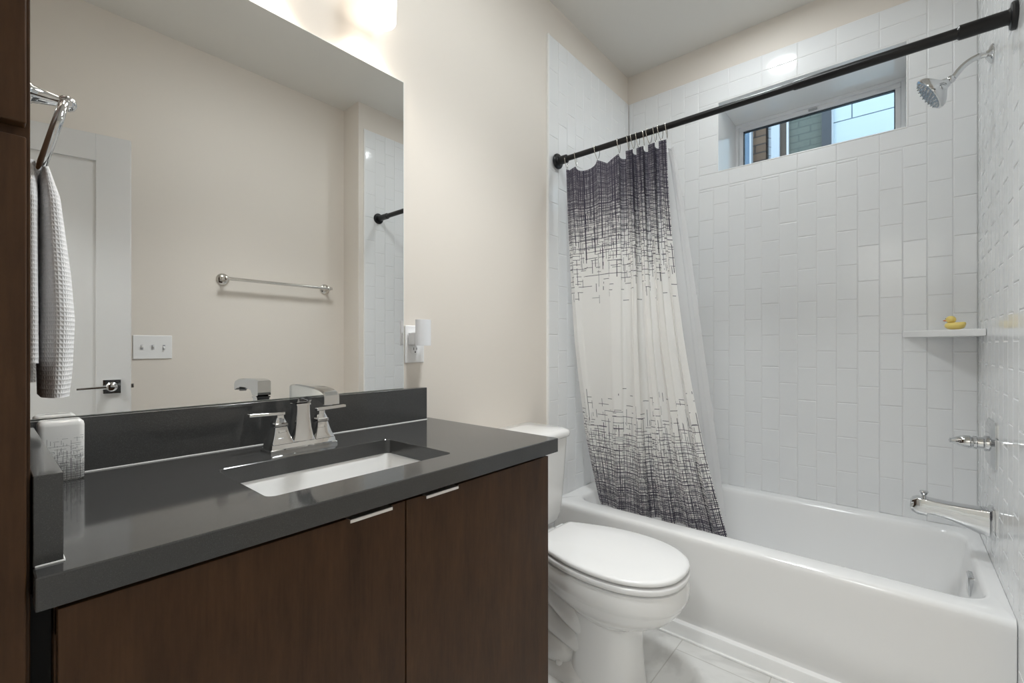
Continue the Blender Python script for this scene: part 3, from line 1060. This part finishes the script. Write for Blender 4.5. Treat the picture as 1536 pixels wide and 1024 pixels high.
# ------------------------------------------------------------------ outlet and plug-in night light on the mirror wall
oc, oz = 0.968, 1.147
ol = thing('wall_outlet', (oc, WP, oz), 'white wall outlet plate beside the mirror', 'outlet')
MB().box(oc - 0.040, oc + 0.040, 0.0045, 0.0095, oz - 0.0635, oz + 0.0635).build('plate', 'plate_plastic', ol, bevel=0.003, segs=3)
for s in (-1, 1):
    zc = oz + s * 0.0195
    rc = MB().loft([[(oc + 0.0172 * math.copysign(min(1, abs(1.25 * math.cos(2 * PI * k / 32))), math.cos(2 * PI * k / 32)) * 1.0, y, zc + 0.0145 * math.sin(2 * PI * k / 32)) for k in range(32)] for y in (0.0048, 0.0028)])
    ro = rc.build('receptacle', 'plate_plastic', ol)
    sl = MB().box(oc - 0.0075, oc - 0.0053, 0.0023, 0.0032, zc - 0.001, zc + 0.008).box(oc + 0.0050, oc + 0.0072, 0.0023, 0.0032, zc - 0.000, zc + 0.0075)
    sl.lathe([(0.0, 0), (0.0027, 0), (0.0027, 0.0009), (0.0, 0.0009)], (oc, 0.0023, zc - 0.0075), (0, 1, 0), n=12)
    sl.build('slots', 'dark_slot', ro, smooth=False)
nl = thing('night_light', (oc - 0.01, -0.008, oz + 0.02), 'white plug-in night light with curved shade in the wall outlet', 'night light')
MB().box(oc - 0.031, oc + 0.006, -0.034, 0.0022, oz - 0.003, oz + 0.040).build('plug_body', 'night_light_white', nl, bevel=0.004, segs=3)
shp = MB()
NA = 20
lo_, li_ = [], []
cxn, cyn, rn = oc + 0.0, -0.036, 0.030
outer = [(cxn + rn * math.sin(a), cyn - 0.026 * math.cos(a)) for a in [-PI / 2 + PI * k / NA for k in range(NA + 1)]]
inner = [(cxn + (rn - 0.003) * math.sin(a), cyn - 0.023 * math.cos(a)) for a in [PI / 2 - PI * k / NA for k in range(NA + 1)]]
ring = outer + inner
shp.loft([[(x, y, oz - 0.005) for x, y in ring], [(x, y, oz + 0.082) for x, y in ring]])
shp.build('shade', 'night_light_white', nl, bevel=0.0008)
MB().box(oc - 0.026, oc + 0.026, -0.040, -0.033, oz - 0.001, oz + 0.010).build('shade_holder', 'night_light_white', nl, bevel=0.002)

# ------------------------------------------------------------------ on the near wall, seen in the mirror
bz = 1.5245
tb = thing('towel_bar', (1.21, YD, bz), 'polished nickel towel bar reflected in the mirror', 'towel bar')
for x in (0.905, 1.515):
    fg = MB().lathe([(0.034, 0.0), (0.034, 0.004), (0.029, 0.010), (0.015, 0.015), (0.0095, 0.028), (0.0095, 0.052), (0.013, 0.056), (0.0145, 0.064), (0.013, 0.072), (0.006, 0.077)], (x, YD + 0.0005, bz), (0, 1, 0), n=30)
    fg.build('post', 'nickel', tb)
MB().tube([(0.885, YD + 0.064, bz), (1.535, YD + 0.064, bz)], 0.0095, n=16).build('bar', 'nickel', tb)
swx, swz = 0.584, 1.135
sw = thing('light_switch', (swx, YD, swz), 'white triple light switch plate reflected in the mirror beside the door', 'light switch')
MB().box(swx - 0.082, swx + 0.082, YD + 0.0005, YD + 0.0058, swz - 0.061, swz + 0.061).build('plate', 'plate_plastic', sw, bevel=0.003, segs=3)
for k, x in enumerate((-0.046, 0.0, 0.046)):
    tg = MB().box(swx + x - 0.0052, swx + x + 0.0052, YD + 0.0056, YD + 0.0072, swz - 0.012, swz + 0.012).build('toggle_slot', 'grey_plastic', sw)
    s = -1 if k == 2 else 1
    MB().loft([[(swx + x - a, YD + y, swz + s * z - b), (swx + x + a, YD + y, swz + s * z - b), (swx + x + a, YD + y, swz + s * z + b), (swx + x - a, YD + y, swz + s * z + b)] for y, z, a, b in ((0.0070, 0.001, 0.0045, 0.006), (0.0165, 0.006, 0.0038, 0.0035))]).build('toggle', 'plate_plastic', tg, bevel=0.0006)

# ------------------------------------------------------------------ bathtub
tub = thing('bathtub', (2.18, -0.75, 0), 'white alcove bathtub between the tiled walls', 'bathtub')
Y0, Y1, X1 = -1.4992, -0.0008, 2.5792
N2 = 8


def orect(xf, z, r=0.004):
    return rrect(xf, X1, Y0, Y1, r, z, N2)


lp = [orect(1.777, 0.0), orect(1.777, 0.046), orect(1.779, 0.053), orect(1.797, 0.058), orect(1.798, 0.076), orect(1.789, 0.088), orect(1.787, 0.20), orect(1.784, 0.340), orect(1.7825, 0.375), orect(1.783, 0.388), orect(1.786, 0.397), orect(1.792, 0.4035), orect(1.800, RIM)]
IX0, IX1, IY0, IY1 = 1.872, 2.515, -1.458, -0.078


def irect(e, z, r, ex0=None, ey1=None):
    a = e if ex0 is None else ex0
    b = e if ey1 is None else ey1
    return rrect(IX0 + a, IX1 - e, IY0 + e * 0.75, IY1 - b, r, z, N2)


lp += [irect(-0.012, RIM, 0.085), irect(-0.004, RIM - 0.002, 0.080), irect(0.003, RIM - 0.008, 0.077), irect(0.007, RIM - 0.02, 0.075), irect(0.012, 0.35, 0.08, ey1=0.02),
       irect(0.03, 0.25, 0.10, ey1=0.08), irect(0.045, 0.17, 0.11, ey1=0.14), irect(0.062, 0.125, 0.11, ey1=0.18), irect(0.095, 0.104, 0.10, ey1=0.23), irect(0.15, 0.098, 0.08, ey1=0.30), irect(0.30, 0.096, 0.02, ey1=0.62)]
MB().loft(lp, False, True).build('shell', 'acrylic', tub, angle=50)
ofy = -1.4600
MB().loft([rrect(2.18 - 0.036, 2.18 + 0.036, 0.330 - 0.030, 0.330 + 0.030, 0.006, 0, 4)[i:i + 1][0] if 0 else [(p[0], ofy + yy, p[1]) for p in rrect(2.18 - 0.034 + e, 2.18 + 0.034 - e, 0.333 - 0.034 + e, 0.333 + 0.034 - e, 0.006, 0, 4)] for yy, e in ((0.0, 0.0), (0.020, 0.0), (0.024, 0.004))]).build('overflow_plate', 'chrome', tub, angle=30)
MB().box(1.768, 1.779, -1.4985, -0.002, 0.0, 0.008).build('caulk_line', 'caulk', tub, bevel=0.002)
MB().lathe([(0.0, 0.004), (0.022, 0.004), (0.028, 0.001), (0.028, -0.002), (0.0, -0.002)], (2.18, -1.22, 0.099), n=28).build('drain', 'chrome', tub)

# tub spout
sx, sz = 2.19, 0.560
s = thing('tub_spout', (sx, -1.50, sz), 'chrome bathtub spout on the tiled wall above the tub', 'faucet')
MB().loft([[(p[0], -1.4995 + yy, p[1]) for p in rrect(sx - 0.035 + e, sx + 0.035 - e, sz - 0.058 + e, sz + 0.042 - e, 0.005, 0, 4)] for yy, e in ((0.0, 0.0), (0.006, 0.0), (0.013, 0.006), (0.014, 0.010))]).build('escutcheon', 'chrome', s, angle=25)
sb = MB()
prof = [(0.012, -0.050, 0.036, 0.030), (0.040, -0.046, 0.034, 0.028), (0.075, -0.032, 0.034, 0.026), (0.110, -0.020, 0.035, 0.025), (0.145, -0.013, 0.038, 0.025), (0.165, -0.013, 0.040, 0.025), (0.166, -0.022, 0.040, 0.025), (0.190, -0.020, 0.040, 0.024), (0.203, -0.014, 0.034, 0.022), (0.209, -0.004, 0.024, 0.020)]
sb.loft([[(p[0], -1.50 + yy, p[1]) for p in rrect(sx - hw_, sx + hw_, sz + zl, sz + zh, 0.006, 0, 4)] for yy, zl, zh, hw_ in prof])
sb.build('spout_body', 'chrome', s, angle=30)
MB().lathe([(0.006, 0.0), (0.006, 0.010), (0.009, 0.014), (0.0125, 0.022), (0.011, 0.025), (0.0, 0.026)], (sx, -1.50 + 0.172, sz + 0.038), n=20).build('diverter_knob', 'chrome', s)

# shower valve
vx, vz = 2.20, 0.812
s = thing('shower_valve', (vx, -1.50, vz), 'chrome shower valve handle on a square plate above the tub spout', 'shower valve')
MB().loft([[(p[0], -1.4995 + yy, p[1]) for p in rrect(vx - 0.080 + e, vx + 0.080 - e, vz - 0.080 + e, vz + 0.080 - e, 0.012, 0, 5)] for yy, e in ((0.0, 0.0), (0.004, 0.0), (0.011, 0.016), (0.012, 0.018))]).build('plate', 'chrome', s, angle=25)
h = MB().lathe([(0.026, 0.0), (0.026, 0.010), (0.020, 0.013), (0.0185, 0.026), (0.022, 0.028), (0.022, 0.036), (0.018, 0.039), (0.022, 0.045), (0.0215, 0.058), (0.017, 0.072), (0.011, 0.084), (0.007, 0.090), (0.0085, 0.094), (0.0, 0.097)], (vx, -1.4885, vz), (0, 1, 0), n=28).build('handle', 'chrome', s, angle=30)

# shower head
ax, az = 2.20, 2.12
s = thing('showerhead', (ax, -1.50, az), 'chrome shower head on a curved arm near the window', 'shower head')
MB().lathe([(0.031, 0.0), (0.031, 0.003), (0.026, 0.008), (0.016, 0.013), (0.013, 0.016)], (ax, -1.4995, az), (0, 1, 0), n=30).build('flange', 'chrome', s)
A0, A1 = (ax, -1.495, az), (ax, -1.404, az - 0.045)
MB().tube(spline([A0, (ax, -1.462, az + 0.003), (ax, -1.43, az - 0.013), A1], 20), 0.0095, n=16).build('arm', 'chrome', s)
hd = Vector((-0.02, 0.86, -0.52)).normalized()
o = Vector(A1)
MB().ball(tuple(o + hd * 0.008), 0.0135, 0.0135, 0.0135).build('swivel_ball', 'chrome', s)
hb = MB().lathe([(0.012, 0.014), (0.016, 0.019), (0.018, 0.026), (0.026, 0.033), (0.046, 0.046), (0.059, 0.058), (0.0625, 0.067), (0.061, 0.074), (0.055, 0.076)], tuple(o), tuple(hd), n=40).build('head', 'chrome', s, angle=35)
MB().lathe([(0.0, 0.077), (0.055, 0.0765), (0.055, 0.074), (0.0, 0.074)], tuple(o), tuple(hd), n=36).build('face', 'nozzle_blue', hb)
nz = MB()
q = Vector((0, 0, 1)).rotation_difference(hd).to_matrix()
for r_, cnt in ((0.012, 6), (0.025, 12), (0.038, 18), (0.049, 22)):
    for k in range(cnt):
        a = 2 * PI * k / cnt
        c = o + q @ Vector((r_ * math.cos(a), r_ * math.sin(a), 0.076))
        nz.lathe([(0.0028, 0), (0.0021, 0.006), (0.0, 0.0065)], tuple(c), tuple(hd), n=8)
nz.build('nozzles', 'chrome', hb)

# corner shelf and duck
sf = MB()
so = [(2.579, -1.270), (2.579, -1.499), (2.345, -1.499)]
sf.loft([[(x, y, 1.177) for x, y in so], [(x, y, 1.2045) for x, y in so]])
tag(sf.build('corner_shelf', 'acrylic', bevel=0.004, segs=3), 'white triangular corner shelf on the tile, holding the yellow duck', 'shelf')
dk = thing('rubber_duck', (2.472, -1.425, 1.2046), 'small yellow rubber duck on the white corner shelf', 'rubber duck')
D0 = Vector((2.472, -1.425, 1.2046))
db = MB()
# the duck faces the left of the picture; f = towards its bill
fdir = Vector((0.62, 0.78, 0)).normalized()
sdir = Vector((-fdir.y, fdir.x, 0))


def dpt(a, b, c):
    p = D0 + fdir * a + sdir * b + Vector((0, 0, c))
    return tuple(p)


body = [(-0.037, 0.003, 0.024, 0.003), (-0.034, 0.008, 0.0215, 0.007), (-0.026, 0.017, 0.0165, 0.0125), (-0.012, 0.022, 0.0145, 0.0143), (0.004, 0.0225, 0.0145, 0.0143), (0.018, 0.019, 0.0155, 0.0135), (0.027, 0.011, 0.0165, 0.0095), (0.030, 0.002, 0.017, 0.002)]
db.loft([[dpt(a, hw_ * math.cos(2 * PI * k / 20), c + hz_ * math.sin(2 * PI * k / 20)) for k in range(20)] for a, hw_, c, hz_ in body])
hc = dpt(0.012, 0, 0.040)
db.ball(hc, 0.0155, 0.0155, 0.0145)
db.build('body', 'duck_yellow', dk, angle=60)
bl = MB()
bl.loft([[dpt(a, hw_ * math.cos(2 * PI * k / 14), c + hz_ * math.sin(2 * PI * k / 14)) for k in range(14)] for a, hw_, c, hz_ in ((0.024, 0.006, 0.037, 0.0045), (0.030, 0.007, 0.0365, 0.003), (0.036, 0.006, 0.037, 0.0018), (0.038, 0.003, 0.0375, 0.001))])
bl.build('bill', 'duck_orange', dk)
for sgn in (-1, 1):
    MB().ball(dpt(0.0235, sgn * 0.0085, 0.0435), 0.0021, 0.0021, 0.0026, 10, 8).build('eye', 'dark_slot', dk)

# ------------------------------------------------------------------ toilet
TC = 1.400
tl = thing('toilet', (TC, -0.40, 0), 'white two-piece toilet with closed lid between vanity and bathtub', 'toilet')
half = [(0.0, 0.765), (0.062, 0.757), (0.115, 0.728), (0.155, 0.678), (0.178, 0.615), (0.185, 0.545), (0.181, 0.475), (0.167, 0.405), (0.143, 0.335), (0.118, 0.275), (0.106, 0.262), (0.05, 0.258), (0.0, 0.258)]


def egg(sc=1.0, z=0.0, dy=0.0, sx_=None, yc=0.53, n=26):
    pts = spline([(a, b, 0) for a, b in half], n)
    full = [(p.x, p.y) for p in pts] + [(-p.x, p.y) for p in reversed(pts[1:-1])]
    sxx = sx_ if sx_ is not None else sc
    return [(TC + x * sxx, -(yc + (y - yc) * sc + dy), z) for x, y in full]


bw = MB()
lp = [egg(0.42, 0.215, -0.03, 0.48), egg(0.50, 0.235, -0.02, 0.54), egg(0.60, 0.252, -0.015, 0.63), egg(0.72, 0.270, -0.005, 0.74), egg(0.83, 0.290, 0.0, 0.84), egg(0.91, 0.312, 0, 0.92), egg(0.952, 0.332, 0, 0.957), egg(0.960, 0.338, 0, 0.965), egg(0.984, 0.343, 0, 0.988), egg(0.988, 0.352, 0, 0.994), egg(0.988, 0.388, 0, 0.994), egg(0.975, 0.399, 0, 0.98), egg(0.94, 0.402, 0, 0.945), egg(0.70, 0.403, 0, 0.7)]
bw.loft(lp)


def ov(cx_, cy_, a, b, z, p=2.6, n=40):
    out_ = []
    for k in range(n):
        t_ = 2 * PI * k / n
        c, s_ = math.cos(t_), math.sin(t_)
        out_.append((cx_ + a * math.copysign(abs(c) ** (2 / p), c), cy_ + b * math.copysign(abs(s_) ** (2 / p), s_), z))
    return out_


# front column of the pedestal, the rear body, the foot and the trapway
bw.loft([ov(TC, -0.497, 0.108, 0.128, 0.0), ov(TC, -0.497, 0.106, 0.126, 0.02), ov(TC, -0.497, 0.099, 0.119, 0.08), ov(TC, -0.498, 0.095, 0.114, 0.16), ov(TC, -0.50, 0.095, 0.114, 0.22), ov(TC, -0.50, 0.11, 0.13, 0.27)])
bw.loft([ov(TC, -0.31, 0.118, 0.215, 0.0, 4), ov(TC, -0.31, 0.116, 0.213, 0.022, 4), ov(TC, -0.31, 0.106, 0.20, 0.034, 4), ov(TC, -0.31, 0.075, 0.18, 0.05, 4), ov(TC, -0.31, 0.066, 0.17, 0.20, 4), ov(TC, -0.31, 0.08, 0.17, 0.33, 4), ov(TC, -0.25, 0.105, 0.20, 0.36, 4), ov(TC, -0.235, 0.118, 0.20, 0.402, 4)])
for sgn in (-1, 1):
    xx = TC + sgn * 0.048
    bw.tube(spline([(xx, -0.24, 0.345), (xx, -0.30, 0.275), (xx, -0.385, 0.215), (TC + sgn * 0.03, -0.50, 0.15)], 20), [0.050] * 20, n=18)
    bw.tube(spline([(xx, -0.16, 0.27), (xx, -0.21, 0.215), (xx, -0.29, 0.165), (xx, -0.40, 0.130), (TC + sgn * 0.03, -0.50, 0.10)], 20), [0.046] * 20, n=18)
    bw.ball((TC + sgn * 0.066, -0.315, 0.070), 0.042, 0.085, 0.055)
bw.build('bowl', 'porcelain', tl, angle=50)
for sgn in (-1, 1):
    MB().ball((TC + sgn * 0.093, -0.36, 0.042), 0.013, 0.013, 0.013).build('bolt_cap', 'porcelain', tl)
MB().loft([egg(0.93, 0.4070), egg(0.985, 0.4075), egg(0.998, 0.410), egg(1.0, 0.415), egg(1.0, 0.421), egg(0.992, 0.4255), egg(0.965, 0.4265)]).build('seat', 'seat_plastic', tl, angle=60)
MB().loft([egg(0.92, 0.4335), egg(0.978, 0.4338), egg(0.989, 0.4355), egg(0.992, 0.439), egg(0.990, 0.4435), egg(0.978, 0.4475), egg(0.93, 0.4500), egg(0.6, 0.4520), egg(0.1, 0.4525)]).build('lid', 'seat_plastic', tl, angle=60)
for sgn in (-1, 1):
    MB().tube([(TC + sgn * 0.072 - 0.022, -0.248, 0.428), (TC + sgn * 0.072 + 0.022, -0.248, 0.428)], 0.0115, n=16).build('hinge', 'seat_plastic', tl, bevel=0.002)


def tk(wx, y0_, y1_, z, r=0.05):
    return rrect(TC - wx, TC + wx, -y1_, -y0_, [0.03, 0.03, r, r], z, 8)


MB().loft([tk(0.145, 0.05, 0.155, 0.408, 0.045), tk(0.168, 0.045, 0.182, 0.416), tk(0.180, 0.035, 0.193, 0.432), tk(0.188, 0.028, 0.200, 0.46), tk(0.194, 0.022, 0.206, 0.55), tk(0.200, 0.020, 0.214, 0.68), tk(0.203, 0.018, 0.218, 0.765)]).build('tank', 'porcelain', tl, angle=50)
MB().loft([tk(0.200, 0.002, 0.216, 0.7655), tk(0.209, -0.008, 0.226, 0.769), tk(0.211, -0.009, 0.229, 0.776), tk(0.211, -0.009, 0.229, 0.787), tk(0.206, -0.0085, 0.224, 0.795), tk(0.192, -0.006, 0.208, 0.800), tk(0.10, 0.05, 0.13, 0.803)]).build('tank_lid', 'porcelain', tl, angle=60)
fh = MB().lathe([(0.014, 0), (0.014, 0.006), (0.008, 0.010), (0.008, 0.016)], (TC - 0.15, -0.214, 0.70), (0, -1, 0), n=20)
fh = fh.build('flush_lever', 'chrome', tl)
MB().tube([(TC - 0.155, -0.229, 0.70), (TC - 0.08, -0.232, 0.690)], [0.007, 0.0055], n=12).build('lever_arm', 'chrome', fh)

# ------------------------------------------------------------------ shower rod, rings, curtain and liner
RX, RZ = 1.802, 2.028
rd = thing('shower_rod', (RX, -0.75, RZ), 'long black tension shower rod between the two tiled walls', 'curtain rod')
MB().tube([(RX, -0.02, RZ), (RX, -1.02, RZ)], 0.0125, n=24).build('tube', 'black_metal', rd)
MB().tube([(RX, -0.985, RZ), (RX, -0.99, RZ), (RX, -1.484, RZ)], [0.0135, 0.0150, 0.0150], n=24).build('sleeve', 'black_metal', rd)
for y, s_ in ((-0.0085, -1), (-1.4995, 1)):
    MB().lathe([(0.036, 0.0), (0.036, 0.007), (0.033, 0.011), (0.022, 0.013), (0.0195, 0.016), (0.0195, 0.055 if s_ < 0 else 0.11), (0.0165, 0.058 if s_ < 0 else 0.113), (0.0125, 0.062 if s_ < 0 else 0.116)], (RX, y, RZ), (0, s_, 0), n=32).build('end_flange', 'black_metal', rd, angle=30)

ring_y = [-0.060, -0.112, -0.225, -0.332, -0.376, -0.398, -0.420, -0.445, -0.470, -0.495, -0.518, -0.543]
ords = ['first', 'second', 'third', 'fourth', 'fifth', 'sixth', 'seventh', 'eighth', 'ninth', 'tenth', 'eleventh', 'twelfth']


def ring_mb():
    mb = MB()
    pts = []
    for k in range(28):
        a = 2 * PI * k / 28
        x, z = 0.0185 * math.cos(a), 0.0185 * math.sin(a)
        if z < 0:
            z *= 2.35
            x *= 1 - 0.30 * min(1, -z / 0.043)
        pts.append((RX + x, ring_y[0] + 0.004 * math.sin(a), RZ - 0.0045 + z))
    mb.tube(pts, 0.0014, n=8, closed=True)
    return mb


r0 = ring_mb()
r0.v = [(x - RX, y - ring_y[0], z - RZ) for x, y, z in r0.v]
r0 = r0.build('curtain_ring', 'nickel', angle=60)
for i, y in enumerate(ring_y):
    o_ = r0 if i == 0 else r0.copy()
    if i:
        COL.objects.link(o_)
    o_.location = (RX, y, RZ)
    o_.rotation_euler = (0, 0, random.uniform(-0.35, 0.35))
    tag(o_, 'thin silver curtain ring on the black rod, %s from the mirror wall' % ords[i], 'curtain ring', 'curtain rings on the shower rod')

NS, NT = 330, 130
FAB = 1.22


def curtain(name, mat, lean, y_top, y_bot, ztop, zbot, ampk, x_off, seed, droop=True, expo=1.9, fab=FAB, ns=NS, nt=NT):
    rnd = random.Random(seed)
    nint = len(y_top) - 1
    ell = fab / nint
    ph = [rnd.uniform(-0.25, 0.25) for _ in range(nint + 2)]
    sg = [1 if i % 2 else -1 for i in range(nint)]
    mb = MB()
    uv = []
    for j in range(nt + 1):
        t = j / nt
        z0 = ztop + (zbot - ztop) * t
        for i in range(ns + 1):
            s_ = i / ns
            q_ = s_ * nint
            k = min(int(q_), nint - 1)
            f = q_ - k
            yt = y_top[k] + (y_top[k + 1] - y_top[k]) * f
            # lower down the folds even out along the cloth
            e = t ** expo
            yb = y_bot[0] + (y_bot[1] - y_bot[0]) * (s_ + 0.012 * math.sin(9 * s_ + seed))
            y = yt + (yb - yt) * e
            wt = abs(y_top[k + 1] - y_top[k])
            wb = abs(y_bot[1] - y_bot[0]) / nint
            w_ = wt + (wb - wt) * e
            amp = math.sqrt(max(ell * ell - w_ * w_, 0.0004)) / 2 * ampk * (0.55 if k < 3 else 1.0)
            amp *= (1 - 0.32 * min(1, t * 2.5) + 0.10 * math.sin(5 * t + 2.1 * k)) * (0.75 + 0.45 * math.sin(k * 2.3 + seed) * min(1, t * 4))
            wave = math.sin(PI * f) * sg[k]
            wave += 0.18 * math.sin(2 * PI * f + ph[k] * 6) * (0.3 + t)
            wave += 0.22 * math.sin(2.9 * PI * s_ + 4.5 * t + seed) * min(1, t * 2) + 0.12 * math.sin(4.4 * PI * q_ * 0.5 + 6 * t) * t
            x = RX + x_off + lean(t) + amp * wave + 0.055 * math.exp(-s_ / 0.08) * t ** 4
            # folds lean sideways a little so they overlap
            y += 0.012 * math.sin(2 * PI * f) * (1 - 0.6 * t) * (1 if k % 2 else -1)
            z = z0
            if droop:
                dr = math.sin(PI * f) * (0.012 + 0.16 * wt)
                z -= dr * max(0, 1 - t * 6)
            mb.v.append((x, y, z))
            uv.append((s_ * fab, z0))
    n1 = ns + 1
    for j in range(nt):
        for i in range(ns):
            a = j * n1 + i
            mb.f.append((a, a + 1, a + n1 + 1, a + n1))
    mb.uv = uv
    return mb.build(name, mat, angle=180)


def lean_c(t):
    return interp(t, [0, 0.5, 0.8, 0.92, 1.0], [0.0, 0.050, 0.105, 0.142, 0.166])


c_ = curtain('shower_curtain', 'curtain_fabric', lean_c, ring_y, (-0.112, -0.735), 1.978, 0.362, 0.78, 0.0, 3)
tag(c_, 'white shower curtain with dark crosshatch bands, gathered by the mirror wall', 'shower curtain')


def lean_l(t):
    return interp(t, [0, 0.5, 0.8, 1.0], [0.068, 0.165, 0.235, 0.265])


l_ = curtain('curtain_liner', 'liner_film', lean_l, [y - 0.004 for y in ring_y], (-0.13, -0.69), 1.970, 0.415, 0.20, 0.0, 11, expo=0.85, fab=1.0, ns=200, nt=80)
tag(l_, 'translucent white liner hanging behind the patterned shower curtain', 'curtain liner')
